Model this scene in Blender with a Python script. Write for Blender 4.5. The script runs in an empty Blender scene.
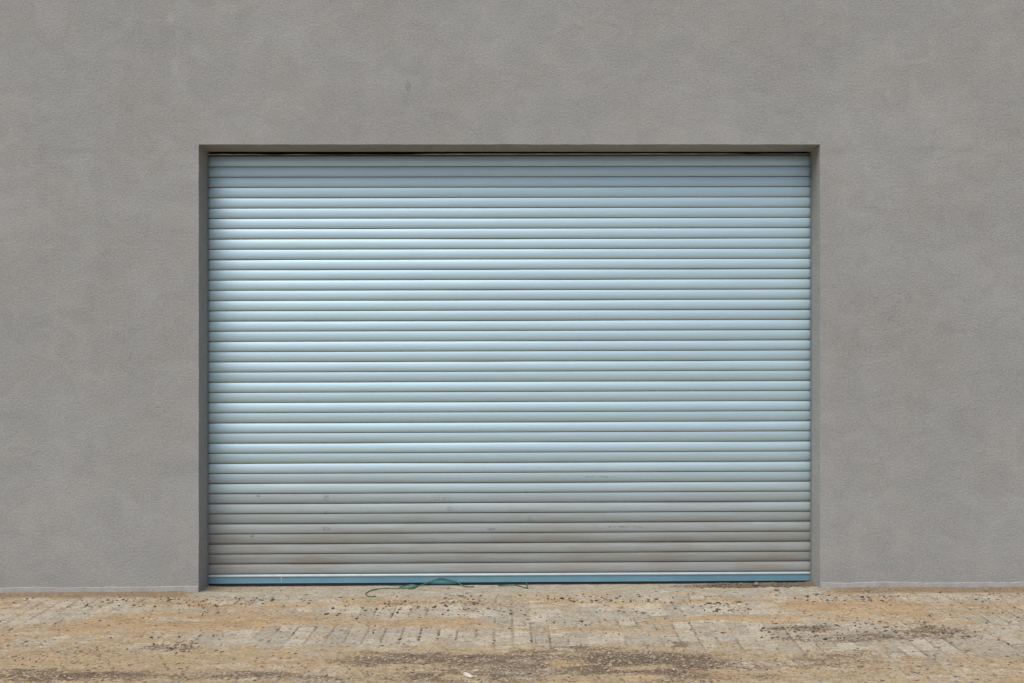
import bpy, math
import numpy as np
from mathutils import Vector

# ------------------------------------------------------------------ camera, sky, sun, exposure
scene = bpy.context.scene
COL = scene.collection
CAM_H, CAM_D, LENS = 1.70, 6.77, 35.0
FX = LENS / 36.0 * 1024.0
cam_d = bpy.data.cameras.new("camera")
cam_d.lens = LENS
cam_d.sensor_width = 36.0
cam_d.clip_end = 3000
cam = bpy.data.objects.new("camera", cam_d)
cam.location = (0, -CAM_D, CAM_H)
cam.rotation_euler = (math.radians(90), 0, 0)
COL.objects.link(cam)
scene.camera = cam

SUN_EL, SUN_AZ = math.radians(63), math.radians(-148)      # azimuth from +Y, clockwise: front left
world = bpy.data.worlds.new("World")
scene.world = world
world.use_nodes = True
wn = world.node_tree.nodes
wl = world.node_tree.links
bg = wn["Background"]
sky = wn.new("ShaderNodeTexSky")
sky.sky_type = 'NISHITA'
sky.sun_disc = False
sky.sun_elevation = SUN_EL
sky.sun_rotation = SUN_AZ
sky.air_density = 1.0
sky.dust_density = 3.0
sky.ozone_density = 1.0
bg.inputs["Strength"].default_value = 0.055
wl.new(sky.outputs[0], bg.inputs["Color"])

sun_d = bpy.data.lights.new("sun", 'SUN')
sun_d.energy = 1.5
sun_d.angle = math.radians(46)
sun_d.color = (1.0, 0.97, 0.93)
sun = bpy.data.objects.new("sun", sun_d)
sdir = Vector((math.sin(SUN_AZ) * math.cos(SUN_EL), math.cos(SUN_AZ) * math.cos(SUN_EL), math.sin(SUN_EL)))
sun.rotation_euler = sdir.to_track_quat('Z', 'Y').to_euler()
sun.location = sdir * 30
COL.objects.link(sun)

vs = scene.view_settings
vs.view_transform = 'Standard'
vs.look = 'None'
vs.gamma = 1
vs.use_curve_mapping = False
vs.exposure = 1.26

# ------------------------------------------------------------------ helpers
rng = np.random.default_rng(7)

def _hash(ix, iy, seed):
    h = (ix.astype(np.int64) * 374761393 + iy.astype(np.int64) * 668265263 + seed * 1442695041) & 0x7fffffff
    h = ((h ^ (h >> 13)) * 1274126177) & 0x7fffffff
    h = ((h ^ (h >> 16)) * 974711) & 0x7fffffff
    return (h & 0xffff) / 65535.0

def vnoise(x, y, seed=0):
    x = np.asarray(x, float); y = np.asarray(y, float)
    ix = np.floor(x); iy = np.floor(y)
    fx = x - ix; fy = y - iy
    fx = fx * fx * (3 - 2 * fx); fy = fy * fy * (3 - 2 * fy)
    a = _hash(ix, iy, seed); b = _hash(ix + 1, iy, seed)
    c = _hash(ix, iy + 1, seed); d = _hash(ix + 1, iy + 1, seed)
    return (a * (1 - fx) + b * fx) * (1 - fy) + (c * (1 - fx) + d * fx) * fy

def fbm(x, y, seed=0, octs=4, gain=0.5):
    s = 0; a = 1; t = 0
    for o in range(octs):
        s = s + a * vnoise(x * 2 ** o + 17.3 * o, y * 2 ** o - 9.1 * o, seed + o)
        t += a; a *= gain
    return s / t                       # 0..1, mean .5

def sstep(a, b, v):
    t = np.clip((v - a) / (b - a), 0, 1)
    return t * t * (3 - 2 * t)

def mesh_obj(name, verts, faces, mat, parent=None, smooth=True, attrs=None):
    me = bpy.data.meshes.new(name)
    if isinstance(faces, np.ndarray):
        n = faces.shape[1]
        me.vertices.add(len(verts)); me.vertices.foreach_set("co", np.asarray(verts, np.float32).ravel())
        me.loops.add(faces.size); me.loops.foreach_set("vertex_index", faces.astype(np.int32).ravel())
        me.polygons.add(len(faces)); me.polygons.foreach_set("loop_start", np.arange(0, faces.size, n, dtype=np.int32))
        me.update(calc_edges=True)
    else:
        me.from_pydata([tuple(v) for v in verts], [], faces)
    me.validate()
    me.polygons.foreach_set("use_smooth", [smooth] * len(me.polygons))
    for k, v in (attrs or {}).items():
        at = me.attributes.new(k, 'FLOAT', 'POINT')
        at.data.foreach_set("value", np.asarray(v, np.float32).ravel())
    me.materials.append(mat)
    o = bpy.data.objects.new(name, me)
    COL.objects.link(o)
    if parent is not None:
        o.parent = parent
    return o

def grid_faces(nu, nv):
    i = np.arange(nu - 1)[:, None] * nv + np.arange(nv - 1)[None, :]
    return np.stack([i, i + nv, i + nv + 1, i + 1], -1).reshape(-1, 4)

def tag(o, label=None, cat=None, group=None, kind=None):
    for k, v in (("label", label), ("category", cat), ("group", group), ("kind", kind)):
        if v: o[k] = v
    return o

class NT:
    """tiny wrapper to write a node material"""
    def __init__(self, name):
        self.m = bpy.data.materials.new(name); self.m.use_nodes = True
        self.t = self.m.node_tree; self.n = self.t.nodes; self.l = self.t.links
        self.b = self.n["Principled BSDF"]
        self.pos = self.n.new("ShaderNodeNewGeometry").outputs["Position"]
    def put(self, sock, v):
        if hasattr(v, "is_output"): self.l.new(v, sock)
        elif v is not None: sock.default_value = v
    def math(self, op, a, b=None, c=None, clamp=False):
        n = self.n.new("ShaderNodeMath"); n.operation = op; n.use_clamp = clamp
        for s, v in zip(n.inputs, (a, b, c)): self.put(s, v)
        return n.outputs[0]
    def sep(self, v=None):
        n = self.n.new("ShaderNodeSeparateXYZ"); self.put(n.inputs[0], v or self.pos); return n.outputs
    def scale(self, sx, sy, sz, off=(0, 0, 0), v=None):
        n = self.n.new("ShaderNodeMapping"); self.put(n.inputs["Vector"], v or self.pos)
        n.inputs["Scale"].default_value = (sx, sy, sz); n.inputs["Location"].default_value = off
        return n.outputs[0]
    def noise(self, vec, scale, detail=4, rough=0.55, dist=0.0):
        n = self.n.new("ShaderNodeTexNoise"); self.put(n.inputs["Vector"], vec)
        n.inputs["Scale"].default_value = scale; n.inputs["Detail"].default_value = detail
        n.inputs["Roughness"].default_value = rough; n.inputs["Distortion"].default_value = dist
        return n.outputs["Fac"]
    def vor(self, vec, scale, feature='F1', out="Distance", rand=1.0):
        n = self.n.new("ShaderNodeTexVoronoi"); n.feature = feature; self.put(n.inputs["Vector"], vec)
        n.inputs["Scale"].default_value = scale; n.inputs["Randomness"].default_value = rand
        return n.outputs[out]
    def step(self, v, a, b, lo=0.0, hi=1.0):
        n = self.n.new("ShaderNodeMapRange"); n.interpolation_type = 'SMOOTHSTEP'
        self.put(n.inputs["Value"], v)
        for k, x in (("From Min", a), ("From Max", b), ("To Min", lo), ("To Max", hi)): self.put(n.inputs[k], x)
        return n.outputs[0]
    def mix(self, f, a, b, mode='MIX'):
        n = self.n.new("ShaderNodeMix"); n.data_type = 'RGBA'; n.blend_type = mode
        self.put(n.inputs[0], f)
        for s, v in ((n.inputs[6], a), (n.inputs[7], b)):
            self.put(s, v if hasattr(v, "is_output") else (*v, 1.0))
        return n.outputs[2]
    def grey(self, v):
        n = self.n.new("ShaderNodeCombineColor")
        for s in n.inputs: self.put(s, v)
        return n.outputs[0]
    def attr(self, name):
        n = self.n.new("ShaderNodeAttribute"); n.attribute_name = name; return n.outputs["Fac"]
    def bump(self, h, dist, strength=1.0, normal=None):
        n = self.n.new("ShaderNodeBump"); self.put(n.inputs["Height"], h)
        n.inputs["Distance"].default_value = dist; n.inputs["Strength"].default_value = strength
        if normal is not None: self.l.new(normal, n.inputs["Normal"])
        return n.outputs[0]
    def spot(self, cx, cz, rx, rz, soft=1.0):
        """elliptic mark on a wall standing in the XZ plane, 1 inside"""
        x, _, z = self.sep()
        dx = self.math('DIVIDE', self.math('SUBTRACT', x, cx), rx)
        dz = self.math('DIVIDE', self.math('SUBTRACT', z, cz), rz)
        d = self.math('ADD', self.math('MULTIPLY', dx, dx), self.math('MULTIPLY', dz, dz))
        return self.step(d, 0.1, 1.0 + soft, 1.0, 0.0)
    def done(self, color=None, rough=None, normal=None, metallic=None, spec=None):
        for k, v in (("Base Color", color), ("Roughness", rough), ("Metallic", metallic), ("Specular IOR Level", spec)):
            if v is None: continue
            if k == "Base Color" and not hasattr(v, "is_output"): v = (*v, 1.0)
            self.put(self.b.inputs[k], v)
        if normal is not None: self.l.new(normal, self.b.inputs["Normal"])
        return self.m

# points of the photograph carried to the wall face and to the ground
def wx(px): return (px - 512) / FX * CAM_D
def wz(py): return CAM_H + (341.5 - py) / FX * CAM_D
def gp(px, py):
    d = CAM_H * FX / (py - 341.5)
    return (px - 512) / FX * d, d - CAM_D

# ------------------------------------------------------------------ materials
def mat_wall():
    t = NT("grey_render")
    big = t.noise(t.scale(1, 1, 1), 0.9, 5, 0.6, 0.4)
    mid = t.noise(t.scale(1, 1, 1.3, (5, 2, 9)), 5.0, 6, 0.65, 0.8)
    fine = t.noise(t.pos, 70, 3, 0.7)
    grain = t.noise(t.pos, 190, 2, 0.6)
    v = t.math('ADD', 0.0, t.step(big, 0.25, 0.75, -0.055, 0.055))
    v = t.math('ADD', v, t.step(mid, 0.2, 0.8, -0.075, 0.075))
    v = t.math('ADD', v, t.step(fine, 0.2, 0.8, -0.13, 0.13))
    v = t.math('ADD', v, t.step(grain, 0.2, 0.8, -0.12, 0.12))
    # trowelling swirls: thin wandering lines
    sw = t.noise(t.scale(1, 1, 1, (31, 0, 4)), 2.6, 4, 0.6, 2.2)
    line = t.math('ABSOLUTE', t.math('SUBTRACT', sw, 0.5))
    patch = t.step(t.noise(t.scale(1, 1, 1, (3, 7, 1)), 0.8, 2), 0.48, 0.66)
    v = t.math('SUBTRACT', v, t.math('MULTIPLY', patch, t.step(line, 0.0, 0.012, 0.085, 0.0)))
    # the joint between two lifts of render at the height of the lintel
    x, y, z = t.sep()
    wob = t.noise(t.scale(1, 0, 0), 3.0, 5, 0.65)
    zl = t.math('SUBTRACT', z, t.math('ADD', 3.0, t.math('MULTIPLY', t.math('SUBTRACT', wob, 0.5), 0.16)))
    lift = t.step(t.math('ABSOLUTE', zl), 0.0, 0.035, 0.075, 0.0)
    lift = t.math('MULTIPLY', lift, t.step(t.noise(t.scale(1, 0, 0, (8, 0, 0)), 1.7, 3), 0.42, 0.62))
    v = t.math('SUBTRACT', v, lift)
    v = t.math('SUBTRACT', v, t.math('MULTIPLY', t.spot(wx(408.5), wz(86.5), 0.018, 0.03), 0.16))
    for px, py, rx, rz, a in ((171, 18, 0.02, 0.04, .12), (175, 66, 0.02, 0.05, .07), (178, 40, 0.015, 0.22, .04),
                              (888, 94, 0.02, 0.02, .10), (222, 6, .03, .03, .06), (930, 115, .04, .015, .06)):
        v = t.math('ADD', v, t.math('MULTIPLY', t.spot(wx(px), wz(py), rx, rz), a))
    run = t.noise(t.scale(5, 5, 0.28, (2, 0, 6)), 1.6, 4, 0.7)          # faint rain runs
    v = t.math('ADD', v, t.step(run, 0.3, 0.7, -0.012, 0.012))
    crk = t.noise(t.scale(1, 1, 0.8, (12, 4, 8)), 1.3, 6, 0.7, 1.2)      # a few hairlines
    crk = t.step(t.math('ABSOLUTE', t.math('SUBTRACT', crk, 0.47)), 0.0, 0.0022, 1.0, 0.0)
    crk = t.math('MULTIPLY', crk, t.step(t.noise(t.scale(1, 1, 1, (21, 3, 5)), 0.9, 3), 0.52, 0.66))
    v = t.math('SUBTRACT', v, t.math('MULTIPLY', crk, 0.12))
    k = t.math('ADD', v, 1.0)
    # dusty splash just above the ground
    dust = t.math('MULTIPLY', t.step(z, 0.08, 0.55, 1.0, 0.0), t.step(mid, 0.35, 0.7, 0.1, 0.5))
    col = t.mix(dust, (0.293, 0.296, 0.287), (0.300, 0.291, 0.270))
    tint = t.noise(t.scale(1, 1, 1, (1, 2, 3)), 2.3, 4, 0.6)
    col = t.mix(t.step(tint, 0.35, 0.7), col, (0.294, 0.291, 0.280))
    col = t.mix(1.0, col, t.grey(k), 'MULTIPLY')
    h = t.math('ADD', t.math('MULTIPLY', fine, 0.55), t.math('MULTIPLY', grain, 0.35))
    h = t.math('ADD', h, t.math('MULTIPLY', mid, 0.5))
    return t.done(col, 0.92, t.bump(h, 0.006, 0.9), spec=0.25)

def mat_band():
    t = NT("pale_base_paint")
    n = t.noise(t.pos, 9, 5, 0.65); f = t.noise(t.pos, 90, 3, 0.7)
    col = t.mix(t.step(n, 0.3, 0.7), (0.40, 0.392, 0.378), (0.33, 0.316, 0.295))
    col = t.mix(t.step(f, 0.45, 0.75, 0, 0.5), col, (0.26, 0.23, 0.20))
    return t.done(col, 0.9, t.bump(f, 0.003, 0.7), spec=0.25)

def slat_mat(name, base, dust_top, metallic, rough):
    t = NT(name)
    x, y, z = t.sep()
    st = t.noise(t.scale(0.7, 0.7, 9), 3.0, 5, 0.65)            # long smears along the slats
    bl = t.noise(t.scale(1, 1, 1.6, (4, 0, 2)), 2.2, 5, 0.6)
    sp = t.noise(t.scale(1, 1, 1.2), 48, 3, 0.75)
    low = t.step(z, 0.12, dust_top, 1.0, 0.0)                    # road dust on the lower third
    band = t.step(t.math('ABSOLUTE', t.math('SUBTRACT', z, 0.36)), 0.18, 0.75, 1.0, 0.15)
    d = t.math('MULTIPLY', t.math('MULTIPLY', low, band), t.step(t.math('ADD', t.math('MULTIPLY', bl, 0.6), t.math('MULTIPLY', st, 0.9)), 0.45, 1.05, 0.75, 1.05), clamp=True)
    grime = t.step(sp, 0.66, 0.8, 0.0, 0.5)
    grime = t.math('MULTIPLY', grime, t.step(z, 0.2, 1.2, 1.0, 0.12))
    col = t.mix(t.step(st, 0.3, 0.75, 0, 1), base, tuple(c * 0.93 for c in base))
    hue = t.noise(t.scale(1, 1, 3, (9, 1, 0)), 1.6, 3)
    col = t.mix(t.step(hue, 0.4, 0.7, 0, 0.35), col, (base[0] * 0.96, base[1] * 0.93, base[2] * 0.96))
    col = t.mix(t.math('MULTIPLY', d, 0.9), col, (0.235, 0.203, 0.166))
    col = t.mix(grime, col, (0.17, 0.15, 0.13))
    for px, py, rx, rz, a in ((326, 497, .018, .03, .6), (325, 513, .014, .012, .5), (326, 529, .03, .012, .6), (258, 496, .012, .01, .6),
                              (252, 537, .012, .014, .6), (450, 509, .022, .012, .7), (491, 529, .03, .008, .8), (620, 527, .16, .006, .5),
                              (600, 477, .1, .007, .35), (526, 493, .01, .012, .4), (440, 498, .06, .02, .25), (530, 520, .02, .02, .3)):
        s = 1.03; a = min(1.0, a * 1.25)
        m = t.spot(wx(px) * s, CAM_H + (wz(py) - CAM_H) * s, rx, rz)
        m = t.math('MULTIPLY', m, t.step(t.noise(t.scale(0.6, 1, 1.4), 75, 4, 0.75), 0.44, 0.6))
        col = t.mix(t.math('MULTIPLY', m, a), col, (0.10, 0.085, 0.07))
    r = t.math('ADD', rough, t.math('MULTIPLY', d, 0.22))
    met = t.math('SUBTRACT', metallic, t.math('MULTIPLY', d, metallic * 0.55))
    return t.done(col, r, t.bump(t.noise(t.scale(0.25, 1, 1), 25, 3), 0.0008, 0.5), met)

def mat_ground():
    t = NT("sandy_paving")
    x, y, z = t.sep()
    sand, pale, dark, joint, cem, tone, fil = (t.attr(k) for k in ("sand", "pale", "dark", "joint", "cement", "tone", "fillet"))
    f1 = t.noise(t.scale(0.55, 1, 1), 26, 5, 0.7)
    f2 = t.noise(t.scale(0.7, 1, 1), 75, 5, 0.8)
    f3 = t.noise(t.scale(0.35, 1, 1), 7, 5, 0.65)
    sp = t.vor(t.pos, 95)
    paver = t.mix(tone, (0.34, 0.325, 0.30), (0.50, 0.475, 0.43))
    paver = t.mix(t.step(f2, 0.35, 0.75, 0, 0.4), paver, (0.22, 0.20, 0.18))
    veil = t.noise(t.scale(0.45, 1, 1, (3, 3, 0)), 11, 6, 0.72)
    paver = t.mix(t.step(veil, 0.40, 0.68, 0.0, 0.75), paver, (0.40, 0.325, 0.225))
    paver = t.mix(t.math('MULTIPLY', joint, t.step(veil, 0.40, 0.66, 0.9, 0.2)), paver, (0.13, 0.105, 0.08))
    sc = t.mix(t.step(f3, 0.35, 0.65), (0.365, 0.265, 0.165), (0.43, 0.335, 0.225))
    sc = t.mix(t.step(f2, 0.45, 0.72, 0, 0.65), sc, (0.25, 0.17, 0.10))
    pc = t.mix(t.step(f1, 0.35, 0.68), (0.42, 0.335, 0.225), (0.36, 0.285, 0.19))
    pc = t.mix(t.step(f2, 0.45, 0.7, 0, 0.7), pc, (0.26, 0.20, 0.14))
    dc = t.mix(t.step(f2, 0.35, 0.7), (0.085, 0.066, 0.05), (0.21, 0.165, 0.125))
    dc = t.mix(t.step(sp, 0.12, 0.3, 0.55, 0.0), dc, (0.33, 0.28, 0.22))
    cc = t.mix(t.step(f1, 0.35, 0.65), (0.43, 0.43, 0.40), (0.36, 0.335, 0.285))
    f4 = t.noise(t.scale(0.4, 1, 1, (7, 1, 2)), 15, 7, 0.75)
    cc = t.mix(t.step(f2, 0.42, 0.72, 0, 0.75), cc, (0.25, 0.215, 0.17))
    cc = t.mix(t.step(f3, 0.45, 0.62, 0, 0.6), cc, (0.40, 0.31, 0.21))
    def edge(a, lo=0.38, hi=0.62, w=1.15):
        e = t.math('ADD', a, t.math('MULTIPLY', t.math('SUBTRACT', t.step(t.math('ADD', t.math('MULTIPLY', f4, 0.65), t.math('MULTIPLY', f2, 0.35)), 0.30, 0.70), 0.5), w))
        return t.step(e, lo, hi)
    col = t.mix(edge(cem), paver, cc)
    col = t.mix(edge(pale, 0.3, 0.8), col, pc)
    col = t.mix(edge(sand, 0.28, 0.9), col, sc)
    dn = t.step(t.math('ADD', t.math('MULTIPLY', f4, 0.4), t.math('MULTIPLY', f2, 0.6)), 0.32, 0.68)
    dk = t.step(t.math('ADD', dark, t.math('MULTIPLY', t.math('SUBTRACT', dn, 0.5), 1.5)), 0.36, 0.74, 0.0, 0.95)
    col = t.mix(dk, col, dc)
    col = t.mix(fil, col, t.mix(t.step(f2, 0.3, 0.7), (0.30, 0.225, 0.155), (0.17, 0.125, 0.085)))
    fleck = t.math('MULTIPLY', t.step(sp, 0.10, 0.26, 1.0, 0.0), t.step(f1, 0.45, 0.6))
    col = t.mix(t.math('MULTIPLY', fleck, 0.45), col, (0.10, 0.08, 0.06))
    g1 = t.noise(t.scale(1, 1, 1, (2, 5, 0)), 48, 4, 0.9)
    g2 = t.noise(t.scale(0.6, 1, 1, (8, 5, 0)), 16, 4, 0.75)
    k = t.math('ADD', t.step(g1, 0.3, 0.7, 0.50, 0.93), t.step(g2, 0.3, 0.7, -0.07, 0.09))
    col = t.mix(1.0, col, t.grey(k), 'MULTIPLY')
    col = t.mix(1.0, col, (1.06, 1.01, 0.90), 'MULTIPLY')
    h = t.math('ADD', t.math('MULTIPLY', f2, 0.5), t.math('MULTIPLY', f1, 0.6))
    return t.done(col, 0.95, t.bump(h, 0.010, 0.9), spec=0.2)

def mat_simple(name, a, b, scale=30, rough=0.8, metallic=0.0, dist=0.002):
    t = NT(name)
    n = t.noise(t.pos, scale, 4, 0.65)
    return t.done(t.mix(t.step(n, 0.3, 0.7), a, b), rough, t.bump(n, dist, 0.6), metallic)

M_wall, M_band, M_ground = mat_wall(), mat_band(), mat_ground()
M_slat = slat_mat("dusty_blue_grey_steel", (0.505, 0.66, 0.71), 1.25, 0.72, 0.48)
M_rail = mat_simple("blue_bottom_rail_paint", (0.145, 0.295, 0.38), (0.175, 0.325, 0.41), 6, 0.35, 0.2, 0.0005)
M_lip = mat_simple("bare_rail_lip", (0.48, 0.55, 0.58), (0.42, 0.48, 0.50), 10, 0.35, 0.5, 0.0005)
M_guide = mat_simple("grey_guide_channel", (0.30, 0.33, 0.35), (0.24, 0.26, 0.27), 20, 0.45, 0.5, 0.0005)
M_seal = mat_simple("grey_rubber_seal", (0.50, 0.51, 0.52), (0.34, 0.34, 0.35), 18, 0.7)
M_black = mat_simple("gap_shade_black", (0.012, 0.012, 0.013), (0.02, 0.02, 0.02), 18, 0.7)  # black that paints the shade in the gap below the rail
M_inside = mat_simple("pocket_shade_black", (0.03, 0.03, 0.03), (0.05, 0.048, 0.045), 4, 0.9)  # near-black colour stands in for the darkness above the top slat

# ------------------------------------------------------------------ building
XL, XR = wx(198.7), wx(820.0)            # door opening
ZT = wz(144.4)
DEPTH = 0.19                              # reveal
def ground_z(x):
    return 0.008 + 0.0062 * np.clip(x, -3.6, 2.4)

building = bpy.data.objects.new("building", None)
COL.objects.link(building)
tag(building, "plain grey rendered building with a wide roller door, standing behind the sandy paved forecourt", "building")

def build_wall():
    H, W, B = 7.2, 13.0, 14.0
    v, f = [], []
    def quad(*p):
        i = len(v); v.extend(p); f.append([i, i + 1, i + 2, i + 3])
    z0 = -0.4
    # slightly uneven arrises: the opening edge is split into short pieces
    nz, nx = 40, 60
    r = np.random.default_rng(3)
    zs = np.linspace(z0, ZT, nz); xs = np.linspace(XL, XR, nx)
    jl = r.normal(0, 0.0007, nz); jr = r.normal(0, 0.0007, nz); jt = r.normal(0, 0.0007, nx)
    jl[-1] = jr[-1] = jt[0] = jt[-1] = 0
    for i in range(nz - 1):
        a, b = zs[i], zs[i + 1]
        quad((-W, 0, a), (XL + jl[i], 0, a), (XL + jl[i + 1], 0, b), (-W, 0, b))
        quad((XR + jr[i], 0, a), (W, 0, a), (W, 0, b), (XR + jr[i + 1], 0, b))
        quad((XL + jl[i], 0, a), (XL, DEPTH, a), (XL, DEPTH, b), (XL + jl[i + 1], 0, b))
        quad((XR, DEPTH, a), (XR + jr[i], 0, a), (XR + jr[i + 1], 0, b), (XR, DEPTH, b))
    DROP = 0.014
    for i in range(nx - 1):
        a, b = xs[i], xs[i + 1]
        quad((a, 0, ZT + jt[i]), (b, 0, ZT + jt[i + 1]), (b, 0, H), (a, 0, H))
        quad((a, DEPTH, ZT - DROP), (b, DEPTH, ZT - DROP), (b, 0, ZT + jt[i + 1]), (a, 0, ZT + jt[i]))
        quad((b, DEPTH, ZT - DROP), (a, DEPTH, ZT - DROP), (a, DEPTH, ZT + 0.3), (b, DEPTH, ZT + 0.3))
    quad((-W, 0, ZT), (XL, 0, ZT), (XL, 0, H), (-W, 0, H))
    quad((XR, 0, ZT), (W, 0, ZT), (W, 0, H), (XR, 0, H))
    quad((-W, B, z0), (-W, 0, z0), (-W, 0, H), (-W, B, H))
    quad((W, 0, z0), (W, B, z0), (W, B, H), (W, 0, H))
    quad((W, B, z0), (-W, B, z0), (-W, B, H), (W, B, H))
    quad((-W, 0, H), (W, 0, H), (W, B, H), (-W, B, H))
    mesh_obj("wall", v, f, M_wall, building, smooth=False)
build_wall()

def build_inside():
    # faces around the shutter pocket, coloured near black to paint its shade
    v, f = [], []
    def quad(*p):
        i = len(v); v.extend(p); f.append([i, i + 1, i + 2, i + 3])
    a, b, y0, y1, z1 = XL - 0.12, XR + 0.12, DEPTH + 0.001, 0.75, ZT + 0.5
    quad((a, y1, -.3), (b, y1, -.3), (b, y1, z1), (a, y1, z1))
    quad((a, y0, -.3), (a, y1, -.3), (a, y1, z1), (a, y0, z1))
    quad((b, y1, -.3), (b, y0, -.3), (b, y0, z1), (b, y1, z1))
    quad((a, y0, z1), (a, y1, z1), (b, y1, z1), (b, y0, z1))
    quad((a, y0, -.3), (XL, y0, -.3), (XL, y0, z1), (a, y0, z1))
    quad((XR, y0, -.3), (b, y0, -.3), (b, y0, z1), (XR, y0, z1))
    mesh_obj("shutter_pocket", v, f, M_inside, building, smooth=False)
build_inside()

def build_band(xa, xb):
    xs = np.linspace(xa, xb, int((xb - xa) / 0.02) + 2)
    up = ground_z(xs) + 0.040 + (fbm(xs * 4, xs * 0 + 3, 5) - 0.5) * 0.012 + (fbm(xs * 30, xs * 0 + 1, 9, 2) - 0.5) * 0.006
    dn = ground_z(xs) - 0.05
    rows = []
    for yy, zz in ((-0.0035, dn), (-0.0035, up - 0.002), (0.002, up)):
        rows.append(np.stack([xs, np.full_like(xs, yy), zz], 1))
    v = np.concatenate(rows); n = len(xs)
    f = []
    for r_ in range(2):
        for i in range(n - 1):
            f.append([r_ * n + i, r_ * n + i + 1, (r_ + 1) * n + i + 1, (r_ + 1) * n + i])
    mesh_obj("base_band", v, f, M_band, building, smooth=False)
build_band(-12.9, XL - 0.002)
build_band(XR + 0.002, 12.9)

# ------------------------------------------------------------------ roller door
YD = 0.215                                # plane of the curtain
SD = (CAM_D + 0.2) / FX
z_top = CAM_H + (341.5 - 155.4) * SD
z_bot = CAM_H + (341.5 - 572.6) * SD
N = 41
pitch = np.linspace(10.36, 10.02, N); pitch *= (z_top - z_bot) / pitch.sum()
lines = np.concatenate([[z_top], z_top - np.cumsum(pitch)])
lines = np.concatenate([[z_top + pitch[0] * 3, z_top + pitch[0] * 2, z_top + pitch[0]], lines])   # it goes on up into the pocket
def shear(x, z):                          # the curtain hangs a hair out of level
    k = (z_top - z) / (z_top - z_bot)
    return x * (0.0013 + 0.0040 * np.clip(k, 0, 1.1))

def build_curtain():
    r = np.random.default_rng(11)
    xs = np.linspace(XL + 0.002, XR - 0.002, 70)
    V, F = [], []; base = 0
    for i in range(len(lines) - 1):
        zt, zb = lines[i], lines[i + 1]
        h = zt - zb
        k = np.clip((i - 3) / N, 0, 1)
        alt = 1 if i % 2 else -1
        tilt = math.radians(0.25 * r.normal() + alt * (0.5 + 3.2 * sstep(0.25, 0.8, k)))
        wave = (fbm(xs * 0.8, xs * 0 + i * 3.7, 21, 3) - 0.5) * 0.004
        g = 0.085                                        # rolled joint
        prof = []
        for t in np.linspace(0, 1, 15):
            zz = zt - g * h - t * (1 - g) * h
            yy = -0.0062 * (1 - ((t - 0.68) / 0.68) ** 2) + 0.035 * max(0, t - 0.76) ** 2 - math.tan(tilt) * (t - 0.5) * h
            prof.append((yy, zz))
        nxt = lines[i + 1] - g * (lines[i + 1] - lines[i + 2]) if i + 2 < len(lines) else zb - 0.004
        groove = [(prof[-1][0], zb), (0.020, zb + 0.0005), (0.020, nxt - 0.0005), (0.0, nxt - 0.0006)]
        for pr in (prof, groove):
            P = np.array(pr)
            nv = len(P)
            X = np.repeat(xs, nv)
            Y = np.tile(P[:, 0], len(xs)) + np.repeat(wave, nv) + YD
            Z = np.tile(P[:, 1], len(xs)); Y = Y + 4.0 * np.clip(Z - z_top - 0.001, 0, 1); Z = Z + shear(X, Z)
            V.append(np.stack([X, Y, Z], 1)); F.append(grid_faces(len(xs), nv) [:, ::-1] + base); base += len(X)
    o = mesh_obj("roller_door", np.concatenate(V), np.concatenate(F)[:, ::-1], M_slat, building)
    return tag(o, "wide closed roller door of light blue-grey metal slats, dusty along its lower third")
door = build_curtain()

def extrude_x(name, prof, mat, parent, x0=XL + 0.003, x1=XR - 0.003, n=24, smooth=False, closed=True):
    xs = np.linspace(x0, x1, n); P = np.array(prof); m = len(P)
    X = np.repeat(xs, m); Y = np.tile(P[:, 0], n); Z = np.tile(P[:, 1], n); Z = Z + shear(X, Z)
    f = []
    for i in range(n - 1):
        for j in range(m if closed else m - 1):
            a, b = i * m + j, i * m + (j + 1) % m
            f.append([a, b, b + m, a + m])
    if closed:
        f.append(list(range(m))); f.append(list(range((n - 1) * m, n * m))[::-1])
    return mesh_obj(name, np.stack([X, Y, Z], 1), f, mat, parent, smooth)

zr0 = CAM_H + (341.5 - 582.6) * SD        # underside of the bottom rail
y0 = YD - 0.012
rail = extrude_x("bottom_rail", [(y0, zr0 + 0.003), (y0, z_bot - 0.020), (y0 + 0.03, z_bot - 0.020), (y0 + 0.03, zr0 + 0.003)], M_rail, door)
extrude_x("rail_lip", [(y0 - 0.006, z_bot - 0.0195), (y0 - 0.005, z_bot - 0.013), (y0 + 0.006, z_bot - 0.006), (y0 + 0.025, z_bot - 0.006), (y0 + 0.025, z_bot - 0.0195)], M_lip, door)
extrude_x("gap_shade_strip", [(y0 + 0.006, zr0 - 0.02), (y0 + 0.006, zr0 + 0.0025), (y0 + 0.026, zr0 + 0.0025), (y0 + 0.026, zr0 - 0.02)], M_black, door)  # added black strip, paints the dark gap between rail and ground

def build_guide(x0, x1):
    # U channel, open towards the middle of the door; only its front flange shows
    v, f = [], []
    za, zb = -0.02, ZT + 0.2
    a, b = DEPTH + 0.002, YD + 0.05
    lip = x1
    pr = [(lip, a), (lip, a + 0.003), (x0, a + 0.003), (x0, b), (lip, b), (lip, b + 0.003), (x0 - np.sign(x1 - x0) * 0.003, b + 0.003), (x0 - np.sign(x1 - x0) * 0.003, a)]
    for z in (za, zb):
        v += [(x, y, z) for x, y in pr]
    m = len(pr)
    for j in range(m):
        f.append([j, (j + 1) % m, (j + 1) % m + m, j + m])
    mesh_obj("guide_channel", v, f, M_guide, door, False)
build_guide(XL - 0.02, XL + 0.009)
build_guide(XR + 0.02, XR - 0.009)

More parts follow.
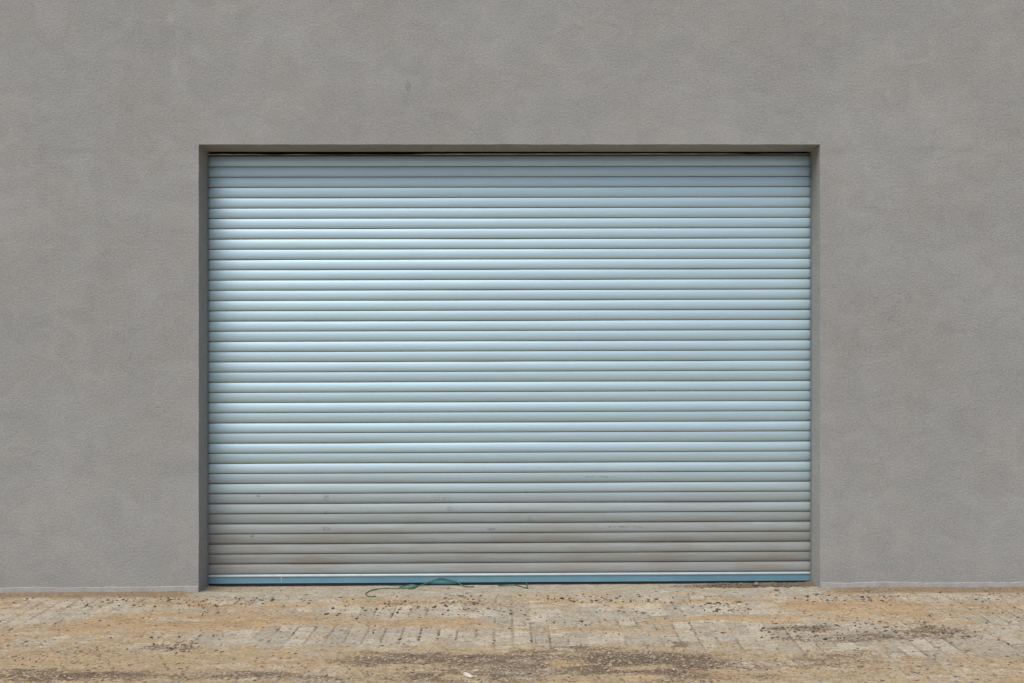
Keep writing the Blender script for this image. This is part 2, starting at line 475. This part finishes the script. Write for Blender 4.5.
def build_seal():
    # torn weather strip left hanging over the top slat
    xs = np.linspace(XL + 0.004, XR - 0.004, 420)
    keep = fbm(xs * 1.1, xs * 0, 44, 3)
    hgt = 0.0052 * sstep(0.33, 0.5, keep) + 0.0035 * (fbm(xs * 9, xs * 0 + 2, 45, 3) - 0.35)
    hgt = np.clip(hgt, 0.0006, 0.010)
    zb = np.full_like(xs, z_top + 0.0055) + shear(xs, z_top)
    yf = YD - 0.016
    rows = [np.stack([xs, np.full_like(xs, yf), zb], 1), np.stack([xs, np.full_like(xs, yf - 0.001), zb + hgt], 1),
            np.stack([xs, np.full_like(xs, yf + 0.004), zb + hgt], 1), np.stack([xs, np.full_like(xs, yf + 0.004), zb], 1)]
    v = np.concatenate(rows); n = len(xs); f = []
    for r_ in range(4):
        q = (r_ + 1) % 4
        for i in range(n - 1):
            f.append([r_ * n + i, r_ * n + i + 1, q * n + i + 1, q * n + i])
    mesh_obj("weather_strip", v, f, M_seal, door, False)
build_seal()

def build_scrape():
    # little scraped patch of bare metal on the bottom rail
    px = 280.5
    x = (px - 512) * SD
    pts = [(-.006, .036), (.006, .040), (.010, .030), (.009, .012), (.004, .004), (-.004, .002), (.003, .014), (.004, .027)]
    z0 = zr0 + 0.008
    v = [(x + a, y0 - 0.0012, z0 + b + shear(x, z0)) for a, b in pts] + [(x + a, y0 - 0.0002, z0 + b + shear(x, z0)) for a, b in pts]
    n = len(pts)
    f = [list(range(n))] + [[i, (i + 1) % n, (i + 1) % n + n, i + n] for i in range(n)]
    mesh_obj("paint_scrape", v, f, M_lip, door, False)
build_scrape()

# ------------------------------------------------------------------ ground and paving
PW, PL = 0.106, 0.212                     # pavers, long side running away from the wall
def paver_fields(x, y):
    wob = (fbm(x * 1.5, y * 1.5, 61, 2) - 0.5) * 0.02
    u = (x + wob) / PW; c = np.floor(u)
    v = (y + (np.mod(c, 2) * 0.5) * PL + (_hash(c, c * 0, 3) - 0.5) * 0.03 + wob) / PL; r_ = np.floor(v)
    du = np.minimum(u - c, 1 - (u - c)) * PW; dv = np.minimum(v - r_, 1 - (v - r_)) * PL
    return np.minimum(du, dv), _hash(c, r_, 77), _hash(c, r_, 78)

SAND = [  # photo x, y, half-width, half-height, strength
    (560, 604, 430, 2.2, .8), (200, 622, 150, 9, 1.0), (110, 630, 110, 7, .8), (430, 624, 95, 5, .95), (770, 623, 140, 3.5, .9), (850, 611, 75, 9, 1.0),
    (600, 632, 85, 3.5, .8), (930, 628, 60, 5, .6), (560, 622, 60, 3, .4), (250, 607, 110, 4, .7), (690, 634, 60, 2.5, .6), (20, 607, 60, 3, .5), (970, 604, 60, 3, .45)]
BARE = [
    (25, 617, 48, 4, 1), (182, 619.5, 26, 2.4, 1.1), (432, 611, 40, 4.5, .9), (545, 617, 70, 6, .95), (680, 611.5, 60, 4.0, 1.1), (705, 628, 60, 3, .9), (325, 637, 95, 8, .8),
    (950, 645, 120, 13, .75), (660, 640, 100, 4.5, .7), (815, 626, 25, 6, .7), (840, 602, 40, 2, .5), (90, 607, 70, 3, .6), (390, 633, 40, 4, .6), (900, 630, 45, 3, .5), (535, 605, 40, 2, .4), (960, 604, 70, 3, .5)]
DARK = [
    (455, 662, 110, 6, .8), (640, 668, 95, 13, 1.0), (60, 676, 90, 5, .75), (255, 676, 85, 4, .6), (176, 648, 22, 3.5, .7), (460, 679, 80, 8, .6), (800, 633, 26, 3, .6), (880, 641, 75, 4, .55), (930, 634, 45, 3, .6), (720, 668, 50, 9, .55),
    (835, 665, 60, 7, .4), (560, 653, 45, 4, .55), (670, 646, 10, 3, .5), (745, 586, 58, 2.8, 1.8), (520, 668, 60, 8, .6), (90, 652, 50, 3, .3)]
PALE = [
    (580, 665, 22, 3, .9), (640, 669, 30, 2.5, .8), (468, 678, 11, 2, 1), (610, 681, 40, 4, .6), (440, 667, 40, 2, .5), (735, 677, 25, 4, .5), (655, 683, 30, 2.5, .7)]

def blobs(lst, x, y, seed):
    wx_ = x + (fbm(x * 3, y * 5, seed, 4) - 0.5) * 0.5
    wy_ = y + (fbm(x * 2.2 + 40, y * 6, seed + 9, 4) - 0.5) * 0.20
    s = np.zeros_like(x)
    for px, py, hw, hh, a in lst:
        cx, cy = gp(px, py)
        rx = hw * (CAM_D + cy) / FX
        ry = 0.5 * abs(gp(px, py - hh)[1] - gp(px, py + hh)[1])
        d = ((wx_ - cx) / rx) ** 2 + ((wy_ - cy) / ry) ** 2
        s = np.maximum(s, a * (1 - sstep(0.0, 2.4, d)))
    return s

def fields(x, y):
    edge, tone, tz = paver_fields(x, y)
    near = y > -2.4
    st = fbm(x * 1.1, y * 4.5, 101, 5)
    st2 = fbm(x * 4.0, y * 9.0, 111, 4)
    bare = blobs(BARE, x, y, 131)
    sand = np.maximum(blobs(SAND, x, y, 121), sstep(0.56, 0.72, st) * 0.7) * (1 - 0.9 * sstep(0.2, 0.8, bare)) * (0.75 + 0.5 * st2)
    pale = 0.42 + 0.9 * (fbm(x * 1.4, y * 3, 141, 5) - 0.5) + 0.5 * (st2 - 0.5)
    pale = pale + 0.35 * sstep(-1.1, -1.5, y)
    pale = np.clip(pale - 0.9 * bare, 0, 1)
    whit = blobs(PALE, x, y, 151)
    dark = blobs(DARK, x, y, 161) * (0.72 + 0.9 * st2)
    far = sstep(-1.9, -2.6, y)
    dark = np.maximum(dark, far * sstep(0.5, 0.7, fbm(x * 0.9, y * 2.2, 171, 4)) * 0.7)
    dark = np.clip(dark - whit * 1.2, 0, 1)
    pale = np.clip(pale + whit, 0, 1.2)
    pale = np.where(near, pale, np.maximum(pale, 0.5))
    inside = sstep(XL - 0.15, XL + 0.1, x) * sstep(XR + 0.15, XR - 0.1, x)
    cem = inside * sstep(-0.19, -0.10, y + (st2 - 0.5) * 0.16)
    sand = sand * (1 - cem); pale = pale * (1 - cem)
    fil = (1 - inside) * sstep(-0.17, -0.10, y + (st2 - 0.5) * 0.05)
    cover = np.clip(np.maximum(sand, np.maximum(pale * 0.9, dark)), 0, 1)
    jn = (1 - sstep(0.002, 0.0075, edge + (fbm(x * 40, y * 40, 191, 2) - 0.5) * 0.006)) * (1 - cem) * (1 - sstep(0.45, 0.75, cover)) * (1 - fil)
    jn = jn * sstep(0.42, 0.62, fbm(x * 5, y * 4, 195, 3))
    z = ground_z(x)
    z = z - 0.006 * jn + 0.003 * (tz - 0.5) * (1 - cover) * (1 - cem)
    z = z + 0.010 * np.clip(sand, 0, 1) * fbm(x * 6, y * 9, 201, 3) + 0.006 * np.clip(pale, 0, 1)
    z = z + dark * 0.012 * fbm(x * 22, y * 22, 211, 3)
    z = z + 0.004 * (fbm(x * 18, y * 18, 221, 3) - 0.5) + 0.02 * (fbm(x * 0.7, y * 0.7, 231, 2) - 0.5) * sstep(-0.1, -0.6, y)
    z = z + fil * 0.005 * sstep(-0.15, 0.0, y)
    z = z - 0.004 * cem - 0.010 * cem * sstep(0.0, 0.12, y)
    return z, dict(sand=np.clip(sand, 0, 1), pale=np.clip(pale, 0, 1), dark=dark, joint=jn, cement=cem, tone=tone, fillet=fil * 0.9)

def graded(a, b, step, ends):
    c = list(np.arange(a, b + 1e-6, step)); s = step
    lo = [c[0]]; hi = [c[-1]]
    while lo[-1] > ends[0]:
        s *= 1.12; lo.append(lo[-1] - s)
    s = step
    while hi[-1] < ends[1]:
        s *= 1.12; hi.append(hi[-1] + s)
    return np.array(lo[1:][::-1] + c + (hi[1:] if ends[1] > b else []))

gx = graded(-4.6, 4.6, 0.008, (-14, 14))
gy = graded(-2.2, 0.30, 0.007, (-16, 0.3))
X, Y = np.meshgrid(gx, gy, indexing='ij')
Zg, A = fields(X.ravel(), Y.ravel())
paving = mesh_obj("paving", np.stack([X.ravel(), Y.ravel(), Zg], 1), grid_faces(len(gx), len(gy)), M_ground, None, True, A)
tag(paving, "forecourt of small grey pavers half buried under drifted sand", "paving", kind="structure")

M_earth = mat_simple("dry_sandy_earth", (0.26, 0.20, 0.13), (0.19, 0.145, 0.10), 0.6, 0.95, 0, 0.02)
gv = [(-1500, -1500, -0.06), (1500, -1500, -0.06), (1500, 1500, -0.06), (-1500, 1500, -0.06)]
tag(mesh_obj("ground", gv, [[0, 1, 2, 3]], M_earth, None, False), "dry sandy earth reaching out beyond the paved forecourt", "ground", kind="structure")

# ------------------------------------------------------------------ grit, crumbs of soil, twigs
ICO_V = np.array([(0, 0, 1), (.89, 0, .45), (.28, .85, .45), (-.72, .53, .45), (-.72, -.53, .45), (.28, -.85, .45),
                  (.72, .53, -.45), (-.28, .85, -.45), (-.89, 0, -.45), (-.28, -.85, -.45), (.72, -.53, -.45), (0, 0, -1)])
ICO_F = np.array([(0, 1, 2), (0, 2, 3), (0, 3, 4), (0, 4, 5), (0, 5, 1), (1, 6, 2), (2, 7, 3), (3, 8, 4), (4, 9, 5), (5, 10, 1),
                  (6, 7, 2), (7, 8, 3), (8, 9, 4), (9, 10, 5), (10, 6, 1), (11, 7, 6), (11, 8, 7), (11, 9, 8), (11, 10, 9), (11, 6, 10)])

def crumbs(name, pts, sizes, mat, flat=0.45, stretch=0.6):
    n = len(pts); r = np.random.default_rng(len(pts))
    pts = np.array(pts); sizes = np.array(sizes)
    V = ICO_V[None] * (1 + r.normal(0, 0.32, (n, 12, 1)))
    sc = np.stack([1 + stretch * r.random(n) * 2, 1 - 0.3 * r.random(n), flat + 0.35 * r.random(n)], 1)
    V = V * sc[:, None, :] * sizes[:, None, None]
    a = r.random(n) * 6.283
    ca, sa = np.cos(a)[:, None], np.sin(a)[:, None]
    x = V[..., 0] * ca - V[..., 1] * sa; y = V[..., 0] * sa + V[..., 1] * ca
    zg, _ = fields(pts[:, 0], pts[:, 1])
    P = np.stack([x + pts[:, 0:1], y + pts[:, 1:2], V[..., 2] + zg[:, None] + (sizes * 0.35)[:, None]], -1).reshape(-1, 3)
    F = (ICO_F[None] + (np.arange(n) * 12)[:, None, None]).reshape(-1, 3)
    t = np.repeat(r.random(n), 12)
    return mesh_obj(name, P, F, mat, None, False, dict(shade=t))

def mat_crumb(name, a, b):
    t = NT(name)
    col = t.mix(t.attr("shade"), a, b)
    n = t.noise(t.pos, 180, 3, 0.7)
    col = t.mix(t.step(n, 0.4, 0.8, 0, 0.5), col, tuple(c * 0.5 for c in a))
    return t.done(col, 0.95, t.bump(n, 0.002, 0.6), spec=0.2)

M_soil = mat_crumb("dark_soil_crumbs", (0.045, 0.034, 0.026), (0.15, 0.115, 0.085))
M_grit = mat_crumb("sandy_grit", (0.17, 0.13, 0.095), (0.38, 0.30, 0.215))

pts, sz = [], []
def scatter(n, px0, px1, py0, py1, s0, s1, clump=0.5):
    k = 0; guard = 0
    while k < n and guard < n * 60:
        guard += 1
        px, py = rng.uniform(px0, px1), rng.uniform(py0, py1)
        x, y = gp(px, py)
        if y > 0.17: continue
        if rng.random() > sstep(clump, clump + 0.18, fbm(np.array([x * 3.0]), np.array([y * 5.0]), 301, 4)[0]) + 0.06: continue
        pts.append((x, y)); sz.append(s0 * 0.8 + (s1 - s0) * 0.95 * rng.random() ** 4.0); k += 1
scatter(700, -150, 1180, 596, 607, 0.003, 0.0105, 0.45)
scatter(420, 200, 760, 600, 616, 0.003, 0.0095, 0.48)
scatter(200, -100, 1120, 606, 640, 0.0025, 0.008, 0.5)
scatter(260, 760, 1000, 626, 645, 0.003, 0.010, 0.42)
scatter(150, 690, 812, 583.5, 590, 0.003, 0.009, 0.3)
scatter(60, 205, 690, 585, 597, 0.0025, 0.007, 0.5)
scatter(60, 150, 195, 644, 653, 0.003, 0.008, 0.3)
scatter(200, -150, 1180, 640, 690, 0.002, 0.006, 0.48)
# crumbs swept into open joints
cand = np.stack([rng.uniform(-4.6, 4.6, 60000), rng.uniform(-1.3, -0.05, 60000)], 1)
zc, ac = fields(cand[:, 0], cand[:, 1])
sel = cand[(ac["joint"] > 0.6) & (fbm(cand[:, 0] * 2, cand[:, 1] * 3, 311, 3) > 0.46)][:420]
for p in sel:
    pts.append(tuple(p)); sz.append(0.0025 + 0.006 * rng.random() ** 2.5)
tag(crumbs("soil_crumbs", pts, sz, M_soil), "dark crumbs of soil and plant litter strewn over the sandy pavers", "debris", kind="stuff")

pts, sz = [], []
cand = np.stack([rng.uniform(-4.6, 4.6, 90000), rng.uniform(-2.1, -0.02, 90000)], 1)
zc, ac = fields(cand[:, 0], cand[:, 1])
w = 0.085 + 0.9 * ac["dark"] + 0.12 * sstep(-1.2, -1.7, cand[:, 1])
sel = cand[rng.random(len(cand)) < w][:22000]
for p in sel:
    pts.append(tuple(p)); sz.append(0.0018 + 0.006 * rng.random() ** 3)
tag(crumbs("sandy_grit", pts, sz, M_grit), "fine tan and grey grit lying on the sandy paving", "grit", kind="stuff")

# a few stones big enough to be picked out
M_stone = mat_simple("brown_stone", (0.10, 0.085, 0.07), (0.20, 0.17, 0.14), 60, 0.9, 0, 0.004)
M_mortar = mat_simple("pale_mortar", (0.50, 0.46, 0.40), (0.38, 0.34, 0.29), 60, 0.9, 0, 0.004)
def stone(name, px, py, size, mat, label, cat, seed, sc=(1.3, 0.9, 0.7)):
    import bmesh
    bm = bmesh.new()
    bmesh.ops.create_icosphere(bm, subdivisions=3, radius=1.0)
    r = np.random.default_rng(seed); dirs = r.normal(size=(9, 3)); dirs /= np.linalg.norm(dirs, axis=1)[:, None]
    cut = r.uniform(0.62, 0.92, 9)
    for v in bm.verts:
        p = np.array(v.co)
        for d, c in zip(dirs, cut):
            k = p @ d
            if k > c: p = p - d * (k - c) * 0.9
        v.co = p * np.array(sc) * size
    me = bpy.data.meshes.new(name); bm.to_mesh(me); bm.free()
    me.materials.append(mat)
    o = bpy.data.objects.new(name, me); COL.objects.link(o)
    x, y = gp(px, py)
    z, _ = fields(np.array([x]), np.array([y]))
    o.location = (x, y, float(z[0]) + size * sc[2] * 0.55); o.rotation_euler = (0, 0, r.uniform(0, 6))
    return tag(o, label, cat)
stone("stone", 756, 586.8, 0.022, M_stone, "brown stone lying just in front of the right part of the roller door", "stone", 5)
stone("stone", 777, 593.0, 0.015, M_stone, "small dark stone on the pale threshold edge near the right jamb", "stone", 8)
stone("stone", 870, 604.5, 0.014, M_stone, "small dark stone on the sand in front of the wall right of the door", "stone", 9)
stone("mortar_lump", 468, 678, 0.022, M_mortar, "pale lump of mortar lying on dark soil at the bottom edge", "mortar lump", 6, (1.9, 0.9, 0.45))

# ------------------------------------------------------------------ green plastic twine
def mat_green():
    t = NT("green_plastic_twine")
    n = t.noise(t.pos, 40, 3)
    return t.done(t.mix(n, (0.010, 0.06, 0.034), (0.035, 0.14, 0.085)), 0.45)
M_green = mat_green()
def tube(name, pts, rad, mat, parent=None, flat=1.0):
    P = np.array(pts, float)
    # smooth the path a little
    Q = []
    for i in range(len(P) - 1):
        for k in range(6):
            Q.append(P[i] * (1 - k / 6) + P[i + 1] * k / 6)
    Q.append(P[-1]); Q = np.array(Q)
    Q[1:-1] = 0.25 * Q[:-2] + 0.5 * Q[1:-1] + 0.25 * Q[2:]
    T = np.gradient(Q, axis=0); T /= np.linalg.norm(T, axis=1)[:, None] + 1e-9
    up = np.array([0.13, -0.3, 1.0]); S = np.cross(T, up); S /= np.linalg.norm(S, axis=1)[:, None]
    U = np.cross(S, T)
    m = 8; V = []
    rr = rad * (1 + 0.35 * (fbm(np.arange(len(Q)) * 0.5, np.zeros(len(Q)), 401, 2) - 0.5))
    for j in range(m):
        a = j / m * 6.2832
        V.append(Q + S * (np.cos(a) * rr)[:, None] + U * (np.sin(a) * rr * flat)[:, None])
    V = np.stack(V, 1).reshape(-1, 3)
    f = []
    for i in range(len(Q) - 1):
        for j in range(m):
            f.append([i * m + j, i * m + (j + 1) % m, (i + 1) * m + (j + 1) % m, (i + 1) * m + j])
    f.append(list(range(m))[::-1]); f.append([(len(Q) - 1) * m + j for j in range(m)])
    return mesh_obj(name, V, f, mat, parent, True)
def G(px, py, up=0.004):
    x, y = gp(px, py); z, _ = fields(np.array([x]), np.array([y]))
    return (x, y, float(z[0]) + up)
def Dp(px, py, off=0.006):
    s = (CAM_D + y0) / FX
    return ((px - 512) * s, y0 - off, CAM_H + (341.5 - py) * s)

twine = bpy.data.objects.new("plastic_twine", None); COL.objects.link(twine)
tag(twine, "long green plastic twine with a peaked loop, trailing from the door foot onto the sand", "twine")
tube("strand", [G(376, 596.8), G(371, 597.6), G(367.5, 596.6), G(365.5, 594.0), G(369, 591.6), G(374, 589.4), G(378, 587.6), G(386, 587.3), G(395, 587.2), G(403, 587.3),
                G(411, 586.5), G(418, 585.7, .006), Dp(425, 583.2, .012), Dp(439.2, 578.0), Dp(441, 577.9), Dp(458, 582.2), G(463, 585.4, .006), G(470, 586.2), G(474, 586.0)],
     0.0034, M_green, twine)
tube("loose_end", [G(399, 586.6, .008), G(407, 585.4, .010), G(412, 584.7, .012), G(417, 585.6, .008), G(414, 587.6), G(408, 588.0)], 0.0048, M_green, twine, 0.7)
def mat_film():
    t = NT("thin_green_film")
    t.b.inputs["Transmission Weight"].default_value = 0.0
    t.b.inputs["Alpha"].default_value = 0.17
    return t.done((0.06, 0.33, 0.30), 0.35)
M_film = mat_film()
fp = [Dp(425, 583.2, .009), Dp(432, 580.7, .006), Dp(440, 578.2, .005), Dp(449, 580.2, .006), Dp(459, 582.2, .008), Dp(455, 583.4, .011), Dp(440, 583.6, .012)]
mesh_obj("film", fp + [(p[0], p[1] + 0.0008, p[2]) for p in fp],
         [list(range(7)), list(range(7, 14))[::-1]] + [[i, i + 7, (i + 1) % 7 + 7, (i + 1) % 7] for i in range(7)], M_film, twine, False)
tw2 = tube("plastic_twine", [G(498, 585.6, .006), G(505, 585.3, .008), G(513, 585.1, .008), G(520, 585.8), G(525, 587.8), G(527.5, 588.4), G(527, 586.4, .010), Dp(526.5, 582.6, .010)], 0.0038, M_green)
tag(tw2, "short scrap of green plastic twine at the door foot, right of the longer strand", "twine")
